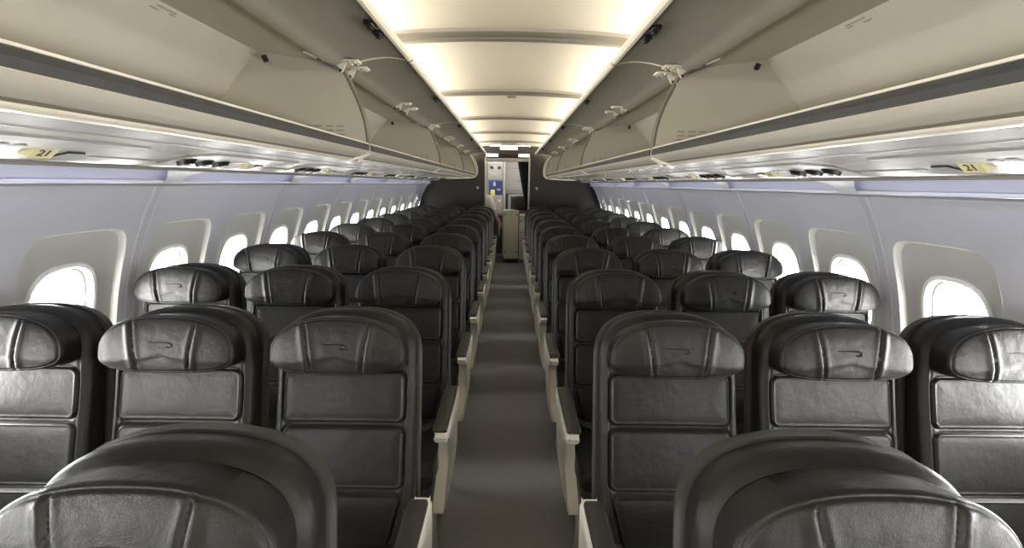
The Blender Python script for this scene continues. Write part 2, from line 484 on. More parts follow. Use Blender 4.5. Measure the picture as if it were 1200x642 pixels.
# joint strips between the two-window panels
tn = 0
for side, s in (('left', -1), ('right', 1)):
    y = WINS[side] - WSP/2
    ys = [y + 2*WSP*k for k in range(-6, 6)]
    for yj in ys:
        if yj < YF + .02 or yj > YB - .02: continue
        tn += 1
        zs = [ZBOT + (ZTOP+.004-ZBOT)*i/40 for i in range(41)]
        cs = [(-.030, 0.001), (-.027, -.0045), (-.022, -.006), (-.018, -.003), (.018, -.003), (.022, -.006), (.027, -.0045), (.030, 0.001)]
        vs, fs = [], []
        for z in zs:
            for dy, dd in cs: vs.append(wall_pt(s, yj + dy, z, dd))
        L = len(cs)
        for i in range(40):
            for j in range(L-1): fs.append((i*L+j, i*L+j+1, (i+1)*L+j+1, (i+1)*L+j))
        struct(link_mesh(f'trim_{tn}', vs, fs, M['strip'], None, angle=25))

# floor
struct(box('floor', M['carpet'], -1.80, 1.80, YF, 8.70, -.04, 0, 0), 'dark grey carpeted aisle floor', 'floor')
struct(box('floor_galley', M['galley_dark'], -1.74, 1.74, 8.705, 10.5, -.04, -.002, 0), 'dark galley floor beyond the partitions', 'floor')
# wall behind the viewer
struct(box('wall_front', M['bin'], -1.9, 1.9, YF-.04, YF-.002, 0, 2.36, 0), 'beige bulkhead behind the viewer', 'wall')

# ------------------------------------------------------------------ ceiling
RIBS = [0.95 + 1.36*k for k in range(-5, 6)]
half = [(0, 2.250), (.15, 2.2485), (.30, 2.244), (.45, 2.236), (.56, 2.226), (.66, 2.212), (.74, 2.190), (.79, 2.155)]
full = [(-a, b) for a, b in half[::-1]] + half[1:]
full = smoothline(full, 3)
ysec = []
edges = [YF] + [r for r in RIBS if r > YF] + [8.64]
vs, fs = [], []
ylist = []
for a, b in zip(edges[:-1], edges[1:]):
    for i in range(9):
        ylist.append((a + (b-a)*i/8, 0.020*math.sin(PI*i/8)))
for y, dz in ylist:
    for x, z in full: vs.append((x, y, z + dz))
L = len(full)
for i in range(len(ylist)-1):
    for j in range(L-1): fs.append((i*L+j, i*L+j+1, (i+1)*L+j+1, (i+1)*L+j))
struct(link_mesh('ceiling', vs, fs, M['ceiling'], None, angle=25), 'warm lit cream ceiling panels over the aisle', 'ceiling')
for r in RIBS:
    if r < YF: continue
    tn += 1
    cs = [(-.080, .004), (-.075, -.010), (-.055, -.018), (-.012, -.016), (0, -.022), (.012, -.016), (.055, -.018), (.075, -.010), (.080, .004)]
    vs, fs = [], []
    for x, z in full:
        for dy, dz in cs: vs.append((x, r + dy, z + dz))
    L2 = len(cs)
    for i in range(len(full)-1):
        for j in range(L2-1): fs.append((i*L2+j, i*L2+j+1, (i+1)*L2+j+1, (i+1)*L2+j))
    struct(link_mesh(f'trim_{tn}', vs, fs, M['rib'], None, angle=25))
d = box('ceiling_placard', M['seal'], -.035, .035, 3.68, 3.72, 2.212, 2.230, .003)
d.location = (0, 0, 0)
tag(d, 'small dark plate on the second ceiling joint strip', 'plate')

# ------------------------------------------------------------------ overhead bins
LIP_T = (.655, EYE+.169); LIP_B = (.650, EYE+.135)
HINGE = (.76, 2.052); FREE = (.453, EYE+.526)
BACKT = (1.125, 2.103)
BIN_SPANS = [(0.0, 2.13), (2.13, 4.26), (4.26, 6.39), (6.39, 8.42)]
END_EDGE = smoothline([HINGE, (.725, 1.98), (.690, 1.90), (.664, 1.81), LIP_T], 6)
def make_bin(side, s, y0, y1, lab, last):
    root = thing('overhead_bin', lab, 'overhead bin', (s*.9, (y0+y1)/2, 1.66), f'open overhead bins on the {side}')
    inv = Matrix.Translation((-s*.9, -(y0+y1)/2, -1.66))
    made = []
    def ad(o): made.append(o); return o
    a, b = y0+.004, y1-.004
    # housing: sill, floor, back wall, roof
    inner = [LIP_T, (.68, EYE+.160), (.75, EYE+.152), (1.36, EYE+.150), (1.405, EYE+.19), (1.37, EYE+.27)] + \
            smoothline([(1.37, EYE+.27), (1.29, EYE+.37), (1.205, EYE+.47), BACKT], 4)[1:] + [(.95, 2.083), (.80, 2.062), HINGE]
    outer = [(.757, 2.068), (.80, 2.076), (.95, 2.098), (1.12, 2.120), (1.22, EYE+.475), (1.305, EYE+.38), (1.388, EYE+.275), (1.425, EYE+.19),
             (1.38, EYE+.135), (.80, EYE+.120), (.735, EYE+.10), (.70, EYE+.108), (.655, EYE+.131)]
    body = ad(prism('housing', M['bin_in'], mirror(inner + outer, s), a, b, angle=30))
    # end walls with the rubber edge
    endpoly = END_EDGE + [(.68, EYE+.158), (1.36, EYE+.148), (1.405, EYE+.19), (1.37, EYE+.27), (1.29, EYE+.37), (1.205, EYE+.47), BACKT, (.95, 2.083)]
    for e0 in (a, b-.010):
        ew = ad(prism('end_wall', M['bin_in'], mirror(endpoly, s), e0, e0+.010))
        edge = [(s*x, e0+.005, z) for x, z in END_EDGE]
        ad(tube('edge_seal', M['seal'], edge, .0085, 8, parent=None)).parent = ew
    # dark sill liner, bright edge above it
    ll = mirror(thick([(.651, EYE+.137), (.6465, EYE+.152), (.652, EYE+.166)], -.006), s)
    ad(prism('sill_liner', M['liner'], ll, a+.012, b-.012))
    ad(prism('sill_edge', M['alu'], mirror([(.650, EYE+.1665), (.651, EYE+.1715), (.662, EYE+.1735), (.668, EYE+.168), (.660, EYE+.163)], s), a+.012, b-.012))
    # concave fascia under the sill and its cream border strip
    fas = smoothline([(.650, EYE+.135), (.668, EYE+.122), (.690, EYE+.1145), (.712, EYE+.1035)], 4)
    ad(prism('fascia', M['bin'], mirror(thick(fas, .008), s), a, b))
    ad(prism('gap_shade_strip', M['seal'], mirror([(.7015, EYE+.1085), (.7005, EYE+.1065), (.7065, EYE+.1020), (.712, EYE+.106)], s), a+.06, b-.06))  # solid dark strip, its colour standing in for shade in the groove
    tr = mirror([(.706, EYE+.108), (.709, EYE+.1005), (.718, EYE+.0945), (.730, EYE+.0910), (.738, EYE+.0925), (.736, EYE+.100)], s)
    ad(prism('border_strip', M['cream'], tr, a+.06, b-.06, bev=.002))
    for e, q in ((a, 1), (b, -1)):
        pts = [(s*.722, e+q*.07, EYE+.098), (s*.718, e+q*.045, EYE+.100), (s*.706, e+q*.022, EYE+.108), (s*.685, e+q*.012, EYE+.118), (s*.660, e+q*.009, EYE+.130)]
        ad(tube('border_end', M['cream'], smoothline(pts, 4), .010, 8, axis=None))
    # the raised door, seen from inside
    dl = smoothline([(.785, 2.036), (.755, 2.043), (.70, 2.066), (.61, 2.086), (.53, 2.090), FREE], 5)
    dp = dl + [(.446, EYE+.536), (.449, EYE+.548), (.461, EYE+.552)] + smoothline([(.53, 2.113), (.61, 2.109), (.70, 2.091), (.758, 2.074), (.762, 2.048), (.785, 2.047)], 3)
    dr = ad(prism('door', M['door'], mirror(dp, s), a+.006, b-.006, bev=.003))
    rim = [(.470, .5345), (.4585, .5365), (.450, .546), (.452, .561), (.466, .568), (.476, .5665), (.470, .562), (.458, .556), (.458, .546), (.464, .5395)]
    ad(prism('door_rim', M['cream'], mirror([(x-.009, EYE+z-.012) for x, z in rim], s), a+.010, b-.010)).parent = dr
    ly = [y for y in (0.37, 1.71, 3.05, 4.40, 5.74, 7.08) if a+.1 < y < b-.1]
    for y in ly:
        for dy in ((-.05, .05) if y < 2 else (0,)):
            bm = bmesh.new()
            add_box(bm, min(s*.474, s*.505), max(s*.474, s*.505), y+dy-.028, y+dy+.028, EYE+.518, EYE+.533, .004)
            add_box(bm, min(s*.480, s*.497), max(s*.480, s*.497), y+dy-.012, y+dy+.012, EYE+.510, EYE+.520, .002)
            ad(bm_obj('latch', bm, M['black'])).parent = dr
    # hinge plates and arms at both ends and the middle
    for y, q in ((a+.055, 1), (b-.055, -1), ((a+b)/2-.1, 1), ((a+b)/2+.1, -1)):
        bm = bmesh.new()
        add_prism(bm, mirror([(.775, 2.045), (.752, 2.015), (.742, 2.012), (.734, 2.018), (.718, 2.052), (.70, 2.058), (.69, 2.061), (.76, 2.061)], s), y-.004, y+.004)
        add_box(bm, min(s*.66, s*.735), max(s*.66, s*.735), y-.028, y+.028, 2.052, 2.061, .002)
        for xx in (.675, .70):
            for yy in (-.018, .018):
                add_box(bm, min(s*(xx-.004), s*(xx+.004)), max(s*(xx-.004), s*(xx+.004)), y+yy-.004, y+yy+.004, 2.046, 2.054, .001)
        h = ad(bm_obj('hinge', bm, M['cream']))
        ad(tube('pin', M['black'], [(s*.744, y-.012, 2.020), (s*.744, y+.012, 2.020)], .0065, 8)).parent = h
        st = ad(tube('strut', M['black'], [(s*.752, y+q*.012, 2.028), (s*.775, y+q*.05, 2.036), (s*.80, y+q*.11, 2.044)], .006, 8))
        ad(tube('strut_rod', M['alu'], [(s*.80, y+q*.11, 2.044), (s*.83, y+q*.17, 2.052)], .004, 6)).parent = st
    # small dark bead at the inner far corner and the printed plates
    ad(tube('bump_stop', M['black'], [(s*1.075, b-.05, 2.075), (s*1.075, b-.035, 2.060)], .012, 8))
    bm = bmesh.new()
    def backpt(t):   # on the back wall, t down from the roof
        p = Vector(BACKT); q = Vector((1.205, EYE+.47)); return p + (q-p)*t
    yy = y0 + 1.56 if y0 < 1 else y0 + .9
    for t, u0, u1 in ((.12, 0, .085), (.20, .058, .085), (.24, -.02, .015)):
        p = backpt(t); p2 = backpt(t+.05)
        vv = [bm.verts.new((s*(p.x-.004), yy+u0, p.y)), bm.verts.new((s*(p.x-.004), yy+u1, p.y)), bm.verts.new((s*(p2.x-.004), yy+u1, p2.y)), bm.verts.new((s*(p2.x-.004), yy+u0, p2.y))]
        bm.faces.new(vv)
    ad(bm_obj('load_placard', bm, M['faint']))
    bm = bmesh.new()
    for i in range(3):
        for j in range(4):
            x = .76 + j*.05; z = EYE+.205 + i*.018
            add_box(bm, min(s*x, s*(x+.034)), max(s*x, s*(x+.034)), b-.0115, b-.0095, z, z+.006, 0)
    ad(bm_obj('end_placard', bm, M['faint']))
    if last:
        cap = [(.765, 2.085), (.70, 2.03), (.645, 1.95), (.615, 1.86), (.605, 1.78), (.612, 1.71), (.640, 1.665), (.70, 1.64), (.85, 1.628), (1.2, 1.618), (1.40, 1.66), (1.43, 1.74), (1.31, 1.93), (1.13, 2.12)]
        cp = ad(prism('end_cap', M['cream'], mirror(smoothline(cap, 4), s), y1-.002, y1+.085, bev=.02))
    for o in made:
        if o.parent is None:
            o.parent = root; 
    # positions were built in world space
    root_loc = Matrix.Translation(-Vector(root.location))
    seen = set()
    for o in made:
        if o.data.name not in seen:
            o.data.transform(root_loc); seen.add(o.data.name)
    return root
PLACE = ['nearest, at the picture corner', 'second one back', 'third one back', 'farthest, ending at the dark partition']
for side, s in (('left', -1), ('right', 1)):
    for i, (a, b) in enumerate(BIN_SPANS):
        make_bin(side, s, a, b, f'open beige overhead bin with raised door on the {side}, {PLACE[i]}', i == 3)

# ------------------------------------------------------------------ service channel under the bins
PSU = smoothline([(.735, EYE+.0925), (.80, EYE+.096), (.95, EYE+.0930), (1.06, EYE+.090), (1.15, EYE+.0845), (1.22, EYE+.0735), (1.29, EYE+.0575), (1.335, EYE+.043), (1.345, EYE+.030)], 5)
def psu_z(x):
    for (a, za), (b, zb) in zip(PSU[:-1], PSU[1:]):
        if a <= x <= b: return za + (zb-za)*(x-a)/(b-a)
    return PSU[-1][1]
for side, s in (('left', -1), ('right', 1)):
    tn += 1
    bm = bmesh.new()
    add_prism(bm, mirror(thick(PSU, .012), s), YF, YB)
    # two fine seams
    for x in (.93, 1.27):
        z = psu_z(x); add_box(bm, min(s*(x-.003), s*(x+.003)), max(s*(x-.003), s*(x+.003)), YF, YB, z-.0035, z+.004, .001)
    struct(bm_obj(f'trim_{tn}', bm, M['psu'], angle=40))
    # concave valance lit violet, scalloped into one bay per sidewall panel
    VAL = smoothline([(1.30, EYE+.076), (1.42, EYE+.070), (1.495, EYE+.045), (1.53, EYE+.012), (1.55, EYE-.020)], 5)
    tn += 1
    struct(prism(f'trim_{tn}', M['valance'], mirror(thick(VAL, .01), s), YF, YB, angle=40))
    tn += 1     # bright top lip of the sidewall
    struct(tube(f'trim_{tn}', M['frame'], [(s*1.5245, YF, EYE-.015), (s*1.5245, YB, EYE-.015)], .0075, 8))
    # brackets carrying the valance at each joint
    for k in range(-6, 6):
        yj = WINS[side] - WSP/2 + 2*WSP*k
        if yj < YF + .1 or yj > YB-.1: continue
        tn += 1
        vs, fs = [], []
        prof = smoothline([(1.345, EYE+.030), (1.40, EYE+.034), (1.455, EYE+.024), (1.492, EYE+.005), (1.518, EYE-.020)], 5)
        n = len(prof)
        for i, (x, z) in enumerate(prof):
            hw = .26 - .20*min(1, (i/(n-1))*1.25)**.6
            for q in (-1, -.5, 0, .5, 1): vs.append((s*x, yj + q*hw, z + (.000 if abs(q) < 1 else .006)))
        for i in range(n-1):
            for j in range(4): fs.append((i*5+j, i*5+j+1, (i+1)*5+j+1, (i+1)*5+j))
        o = struct(link_mesh(f'trim_{tn}', vs, fs, M['wall'], None, angle=60))

def make_psu(side, s, y, k):
    lab = f"reading light and call panel under the {side} bins, {ORD[k-1]} from the viewer"
    if k == 1: lab = f"reading light panel with yellow 21 tag under the {side} bins"
    root = thing('service_panel', lab, 'service panel', (s*1.18, y, psu_z(1.18)), f'service panels under the {side} bins')
    made = []
    def pt(x, yy, dz=0): return (s*x - s*1.18, yy, psu_z(x) + dz - psu_z(1.18))
    def patch(name, m, x0, x1, ya, yb, dz, parent, t=.006):
        vs = []; 
        for h in (0, t):
            for x in np.linspace(x0, x1, 4):
                for yy in (ya, yb): vs.append(pt(x, yy, dz + h))
        fs = []
        for h in (0, 8):
            for i in range(3): fs.append((h+2*i, h+2*i+1, h+2*i+3, h+2*i+2))
        fs += [(0, 1, 9, 8), (6, 7, 15, 14), (0, 2, 10, 8), (2, 4, 12, 10), (4, 6, 14, 12), (1, 3, 11, 9), (3, 5, 13, 11), (5, 7, 15, 13)]
        return link_mesh(name, vs, fs, m, parent, smooth=False)
    pl = patch('plate', M['psu_plate'], 1.06, 1.29, -.46, .16, -.006, root)
    # three tilted reading lights in dark wells
    for i, yy in enumerate((-.40, -.30, -.20)):
        bm = bmesh.new()
        ring = [pt(1.222 + .038*math.cos(2*PI*q/16), yy + .026*math.sin(2*PI*q/16), -.0072) for q in range(16)]
        low = [pt(1.226 + .028*math.cos(2*PI*q/16), yy + .022*math.sin(2*PI*q/16), -.022) for q in range(16)]
        A = [bm.verts.new(p) for p in ring]; B = [bm.verts.new(p) for p in low]
        for q in range(16): bm.faces.new((A[q], A[(q+1) % 16], B[(q+1) % 16], B[q]))
        bm.faces.new(B); bm.faces.new(A[::-1])
        nz = bm_obj('reading_light', bm, M['black'], root)
        bm = bmesh.new()
        A = [bm.verts.new(pt(1.224 + .015*math.cos(2*PI*q/12), yy + .016*math.sin(2*PI*q/12), -.0225)) for q in range(12)]
        B = [bm.verts.new(pt(1.224 + .010*math.cos(2*PI*q/12), yy + .010*math.sin(2*PI*q/12), -.027)) for q in range(12)]
        for q in range(12): bm.faces.new((A[q], A[(q+1) % 12], B[(q+1) % 12], B[q]))
        bm.faces.new(B)
        bm_obj('lens', bm, M['alu'], nz)
    # black louvre slot and the yellow row tag
    patch('vent_slot', M['black'], 1.215, 1.262, .065, .115, -.012, root, .006)
    zt = psu_z(1.205)
    tri = [(s*(1.200-1.18), psu_z(1.200)-psu_z(1.18)-.006), (s*(1.232-1.18), zt-psu_z(1.18)-.030), (s*(1.262-1.18), psu_z(1.262)-psu_z(1.18)-.002), (s*(1.23-1.18), psu_z(1.23)-psu_z(1.18)+.002)]
    tg = prism('row_tag', M['yellow_tag'], tri, -.030, .030, bev=.0015, parent=root)
    A, Bq = Vector((tri[0][0], 0, tri[0][1])), Vector((tri[1][0], 0, tri[1][1]))
    ax = Vector((0, -s, 0)); ay = (A - Bq).normalized(); az = ax.cross(ay)
    F = Matrix((ax, ay, az)).transposed().to_4x4(); mid = (A + Bq)/2 + az*.0006
    if k == 1:
        t = text_mesh('row_number', '21', .034, M['mark'], tg)
        t.matrix_local = Matrix.Translation(mid) @ F
    else:
        bm = bmesh.new()
        for q in (-.011, .006): add_box(bm, q, q+.006, -.009, .009, -.0002, .0004, 0)
        o = bm_obj('row_mark', bm, M['mark'], tg); o.matrix_local = Matrix.Translation(mid) @ F
    for i, yy in enumerate((-.13, -.09)):
        bm = bmesh.new(); p = pt(1.19, yy, -.008); add_box(bm, p[0]-.022, p[0]+.022, p[1]-.010, p[1]+.010, p[2]-.003, p[2]+.003, .002)
        bm_obj('call_button', bm, M['valance'], root)
    return root
for side, s in (('left', -1), ('right', 1)):
    for k in range(1, 9): make_psu(side, s, 1.20 + (k-1)*.93, k)

# ------------------------------------------------------------------ partitions, header, galley
def part_poly(xa, s, top=2.24):
    zs = [0.0] + [.15 + i*.1 for i in range(15)] + [1.57]
    out = [(s*(wallx(z)-.006), z) for z in zs if z <= 1.53]
    out += [(s*1.53, 1.56), (s*1.46, 1.78), (s*1.27, 2.0), (s*.98, 2.2), (s*.80, 2.28), (s*xa, 2.28)]
    return [(s*xa, 0.0)] + out
def partition(side, s, xa, lab):
    root = thing('cabin_partition', lab, 'partition', (s*1.1, 8.66, 0))
    mv = Matrix.Translation(-Vector(root.location))
    pn = prism('panel', M['partition'], part_poly(xa, s), 8.655, 8.690); pn.parent = root
    ps = box('edge_post', M['post'], min(s*(xa-.028), s*(xa+.002)), max(s*(xa-.028), s*(xa+.002)), 8.645, 8.70, 0, 2.04, .004, parent=root)
    hk = bmesh.new()
    xh = xa + .135
    z = 1.55 - 8.65*math.tan(math.radians(11.52) - math.atan((321-220.5)/520))
    add_tube(hk, [(s*xh, 8.655, z), (s*xh, 8.640, z), (s*xh, 8.634, z)], [.024, .024, .012], 16)
    h = bm_obj('coat_hook', hk, M['post'], root)
    for o in (pn, ps, h): o.data.transform(mv)
partition('left', -1, .49, 'dark brown partition closing the cabin left of the galley opening')
partition('right', 1, .37, 'dark brown partition closing the cabin right of the galley opening')

hd = thing('galley_header', 'dark brown header panel over the galley opening', 'header', (0, 8.72, 2.0))
for o in (box('panel', M['partition'], -.49, .37, 8.66, 8.70, 2.02, 2.24, .003, parent=hd), box('lower_rail', M['galley'], -.462, .342, 8.655, 8.71, 1.965, 2.02, .004, parent=hd)):
    o.data.transform(Matrix.Translation(-hd.location))
for lab, xa, xb in (('short lit lamp at the left of the galley header', -.46, -.24), ('short lit lamp at the right of the galley header', .15, .345)):
    lt = thing('ceiling_lamp', lab, 'lamp', ((xa+xb)/2, 8.63, 2.06), 'lamps over the galley opening')
    for o in (box('housing', M['galley'], xa-.01, xb+.01, 8.615, 8.66, 2.035, 2.10, .004, parent=lt), box('diffuser', M['lamp'], xa, xb, 8.600, 8.618, 2.042, 2.09, .004, parent=lt)):
        o.data.transform(Matrix.Translation(-lt.location))
sg = thing('exit_sign', 'small lit cream exit sign hanging from the ceiling end', 'sign', (-.035, 8.05, 2.19))
for o in (box('sign_box', M['sign'], -.19, .12, 8.04, 8.07, 2.125, 2.205, .005, parent=sg), box('hanger', M['rib'], -.17, .10, 8.045, 8.065, 2.20, 2.252, .002, parent=sg)):
    o.data.transform(Matrix.Translation(-sg.location))
t = text_mesh('sign_text', 'EXIT', .062, M['mark'], sg); t.matrix_local = Matrix.Translation((0, -.0115, -.025)) @ Matrix.Rotation(PI/2, 4, 'X')

# galley shell
struct(box('wall_back', M['galley'], -1.75, 1.75, 10.10, 10.14, 0, 2.3, 0), 'grey wall at the back of the galley', 'wall')
struct(box('ceiling_galley', M['galley'], -1.75, 1.75, 8.70, 10.14, 2.10, 2.14, 0), 'grey galley ceiling', 'ceiling')
struct(box('wall_galley_left', M['galley'], -1.79, -1.75, 8.70, 10.14, 0, 2.3, 0))
struct(box('wall_galley_right', M['galley'], 1.75, 1.79, 8.70, 10.14, 0, 2.3, 0))

def build(root, items):
    """items: (name, material, x0,x1,y0,y1,z0,z1,bev, [children])"""
    inv = Matrix.Translation(-root.location)
    def rec(it, par):
        o = box(it[0], M[it[1]], *it[2:8], it[8], parent=par); o.data.transform(inv)
        for c in (it[9] if len(it) > 9 else []): rec(c, o)
    for it in items: rec(it, root)
gy = 9.55
gu = thing('galley_unit', 'grey galley cabinet wall seen left through the opening', 'galley cabinet', (-.75, gy, 0))
build(gu, [
    ('carcass', 'galley', -1.45, -.14, gy, 10.09, 0, 2.09, .004),
    ('column', 'galley_light', -.145, -.105, gy-.03, 10.09, 0, 2.05, .004),
    ('compartment_door', 'galley_light', -.47, -.165, gy-.022, gy, 1.63, 1.97, .008, [
        ('latch', 'galley_dark', -.43, -.36, gy-.032, gy-.020, 1.84, 1.90, .004), ('latch', 'galley_dark', -.27, -.20, gy-.032, gy-.020, 1.84, 1.90, .004),
        ('handle', 'alu', -.37, -.26, gy-.04, gy-.020, 1.72, 1.75, .006), ('label_strip', 'galley', -.43, -.20, gy-.025, gy-.021, 1.925, 1.955, .001)]),
    ('compartment_door', 'galley', -.47, -.165, gy-.022, gy, .98, 1.28, .008, [
        ('latch', 'cream', -.26, -.20, gy-.034, gy-.020, 1.17, 1.21, .004), ('handle', 'galley_dark', -.43, -.39, gy-.034, gy-.020, 1.08, 1.20, .004)]),
    ('compartment_door', 'galley', -1.40, -.49, gy-.022, gy, .98, 1.97, .008),
    ('worktop', 'galley', -1.45, -.15, gy-.12, gy+.02, .915, .955, .006),
    ('lower_door', 'galley_dark', -.47, -.165, gy-.020, gy, .06, .88, .008, [('handle', 'alu', -.24, -.215, gy-.04, gy-.018, .45, .72, .006)]),
    ('lower_door', 'galley_dark', -1.40, -.49, gy-.020, gy, .06, .88, .008)])
ps = thing('blue_poster', 'dark blue picture sheet fixed to the galley cabinet', 'poster', (-.315, gy, 1.46))
build(ps, [('sheet', 'blue', -.455, -.17, gy-.012, gy-.001, 1.31, 1.60, .001), ('print_patch', 'valance', -.36, -.31, gy-.0135, gy-.0115, 1.49, 1.58, .0), ('print_patch', 'galley_light', -.28, -.21, gy-.0135, gy-.0115, 1.40, 1.44, .0)])
nt_ = box('sticky_note', M['note'], -.415, -.325, gy-.017, gy-.0138, 1.285, 1.415, .001); tag(nt_, 'yellow paper note stuck on the blue sheet', 'note')
lv = thing('lavatory_door', 'white panel door behind the galley opening', 'door', (.06, 9.75, 0))
build(lv, [('panel', 'galley_light', -.10, .75, 9.75, 9.79, 1.43, 2.09, .004, [('sign_plate', 'galley', .15, .21, 9.744, 9.752, 1.58, 1.62, .001), ('seam', 'galley', -.06, .24, 9.745, 9.752, 1.86, 1.88, .0)]),
           ('band', 'galley', -.10, .75, 9.755, 9.79, 1.34, 1.43, .002), ('rail', 'galley_light', -.04, .55, 9.735, 9.78, 1.275, 1.325, .01),
           ('lower_panel', 'galley_dark', -.10, .75, 9.76, 9.79, 0.0, 1.34, .002), ('stile', 'galley_light', -.045, .01, 9.735, 9.77, .90, 1.32, .008)])

# trolley standing in the opening
ct = thing('galley_trolley', 'tall narrow beige service cart standing at the end of the aisle', 'trolley', (.025, 8.95, 0))
build(ct, [('body', 'cart', -.12, .17, 8.78, 9.15, .06, 1.00, .008), ('top', 'cart', -.128, .178, 8.77, 9.16, .995, 1.03, .008),
           ('door', 'cart', -.110, .160, 8.762, 8.782, .10, .985, .006, [('hinge', 'black', -.108, -.075, 8.754, 8.765, .945, .965, .003), ('hinge', 'black', .125, .158, 8.754, 8.765, .945, .965, .003),
            ('hinge', 'black', -.108, -.075, 8.754, 8.765, .205, .225, .003), ('hinge', 'black', .125, .158, 8.754, 8.765, .205, .225, .003)]),
           ('bumper', 'galley_dark', -.135, .185, 8.765, 9.165, .045, .075, .008)])
for x in (-.09, .14):
    for y in (8.83, 9.10):
        w = tube('wheel', M['black'], [(x-.012, y, .030), (x+.012, y, .030)], .030, 14, parent=ct); w.data.transform(Matrix.Translation(-ct.location))
# second unit right of it
c2 = thing('storage_box', 'cream storage box on a stand right of the service cart', 'box', (.26, 9.25, 0))
build(c2, [('lower_case', 'cart', .20, .40, 9.1, 9.5, 0.0, .74, .01, [('latch', 'chrome', .215, .235, 9.088, 9.102, .55, .60, .003)]), ('upper_case', 'cart', .20, .40, 9.1, 9.5, .745, .92, .01, [('latch', 'chrome', .215, .235, 9.088, 9.102, .80, .84, .003)])])

# black bundle resting on cart and box
def blob(name, m, cx, cy, cz, hx, hy, hz, n=3.0, parent=None, wob=.0):
    vs, fs = [], []; U, V = 28, 16
    for j in range(V+1):
        ph = -PI/2 + PI*j/V
        for i in range(U):
            th = 2*PI*i/U
            def sp(c): return math.copysign(abs(c)**(2/n), c)
            k = 1 + wob*math.sin(3*th+j)*.5
            vs.append((cx + hx*k*sp(math.cos(ph))*sp(math.cos(th)), cy + hy*k*sp(math.cos(ph))*sp(math.sin(th)), cz + hz*sp(math.sin(ph))))
    for j in range(V):
        for i in range(U): fs.append((j*U+i, j*U+(i+1) % U, (j+1)*U+(i+1) % U, (j+1)*U+i))
    return link_mesh(name, vs, fs, m, parent, angle=80)
bg = thing('black_bag', 'black soft bag lying on top of the service cart', 'bag', (.22, 9.0, 1.03))
o = blob('bag_body', M['bag'], .25, 9.0, 1.170, .22, .13, .140, 4.0, bg, .04); o.data.transform(Matrix.Translation(-bg.location))
o = tube('handle', M['bag'], smoothline([(.12, 8.99, 1.27), (.14, 8.98, 1.30), (.22, 8.975, 1.305), (.30, 8.98, 1.295), (.32, 8.99, 1.265)], 4), .010, 8, parent=bg); o.data.transform(Matrix.Translation(-bg.location))
# curtain drawn to the right of the opening
vs, fs = [], []
NJ, NI = 30, 48
for j in range(NJ+1):
    z = 1.96 - 1.90*j/NJ; t = min(1, j/NJ*2.2)
    x0 = .135 + .16*t
    for i in range(NI+1):
        u = i/NI; x = x0 + (.40-x0)*u
        vs.append((x, 8.82 + .028*math.sin(u*2*PI*6) + .01*math.sin(j*.5+u*9), z))
for j in range(NJ):
    for i in range(NI): fs.append((j*(NI+1)+i, j*(NI+1)+i+1, (j+1)*(NI+1)+i+1, (j+1)*(NI+1)+i))
cu = link_mesh('galley_curtain', vs, fs, M['curtain'], None, angle=80)
sm = cu.modifiers.new('thickness', 'SOLIDIFY'); sm.thickness = .004
tag(cu, 'black curtain gathered at the right edge of the galley opening', 'curtain')
rl = tube('curtain_rail', M['post'], [(-.44, 8.82, 1.968), (.40, 8.82, 1.968)], .008, 8); tag(rl, 'thin rail across the galley opening carrying the black curtain', 'rail')

# ------------------------------------------------------------------ crew member behind the left partition
def skin_obj(name, m, joints, bones, parent=None, sub=2):
    me = bpy.data.meshes.new(name)
    names = list(joints); idx = {n: i for i, n in enumerate(names)}
    me.from_pydata([joints[n][0] for n in names], [(idx[a], idx[b]) for a, b in bones], [])
    me.materials.append(m)
    o = bpy.data.objects.new(name, me); C.objects.link(o)
    md = o.modifiers.new('skin', 'SKIN'); md.use_smooth_shade = True
    for n in names:
        sv = me.skin_vertices[0].data[idx[n]]; r = joints[n][1]
        sv.radius = r if isinstance(r, tuple) else (r, r); sv.use_root = (idx[n] == 0)
    ss = o.modifiers.new('smooth', 'SUBSURF'); ss.levels = sub; ss.render_levels = sub
    if parent: o.parent = parent
    return o
person = thing('person', 'person in white shirt and dark trousers leaning behind the left partition', 'person', (-.42, 9.10, 0))
def L(x, y, z): return (x + .42, y - 9.10, z)
J = {'pelvis': (L(-.44, 9.12, .90), (.105, .08)), 'waist': (L(-.48, 9.10, 1.03), (.10, .075)), 'chest': (L(-.56, 9.06, 1.20), (.125, .09)),
     'neckb': (L(-.63, 9.02, 1.32), (.07, .06)), 'neck': (L(-.67, 9.0, 1.385), (.052, .052)),
     'hipl': (L(-.53, 9.12, .84), (.085, .085)), 'kneel': (L(-.54, 9.06, .47), (.058, .058)), 'ankl': (L(-.54, 9.12, .085), (.04, .04)), 'toel': (L(-.54, 8.98, .035), (.038, .03)),
     'hipr': (L(-.36, 9.12, .84), (.085, .085)), 'kneer': (L(-.33, 9.06, .47), (.058, .058)), 'ankr': (L(-.33, 9.12, .085), (.04, .04)), 'toer': (L(-.32, 8.98, .035), (.038, .03)),
     'shr': (L(-.445, 9.00, 1.225), (.048, .048)), 'elr': (L(-.315, 8.965, .985), (.038, .038)), 'wrr': (L(-.215, 8.90, .80), (.028, .028)), 'palm': (L(-.185, 8.885, .755), (.034, .018)),
     'shl': (L(-.73, 9.06, 1.26), (.062, .062)), 'ell': (L(-.83, 9.0, 1.0), (.040, .040)), 'wrl': (L(-.76, 8.90, .82), (.028, .028)), 'palml': (L(-.745, 8.87, .77), (.034, .018))}
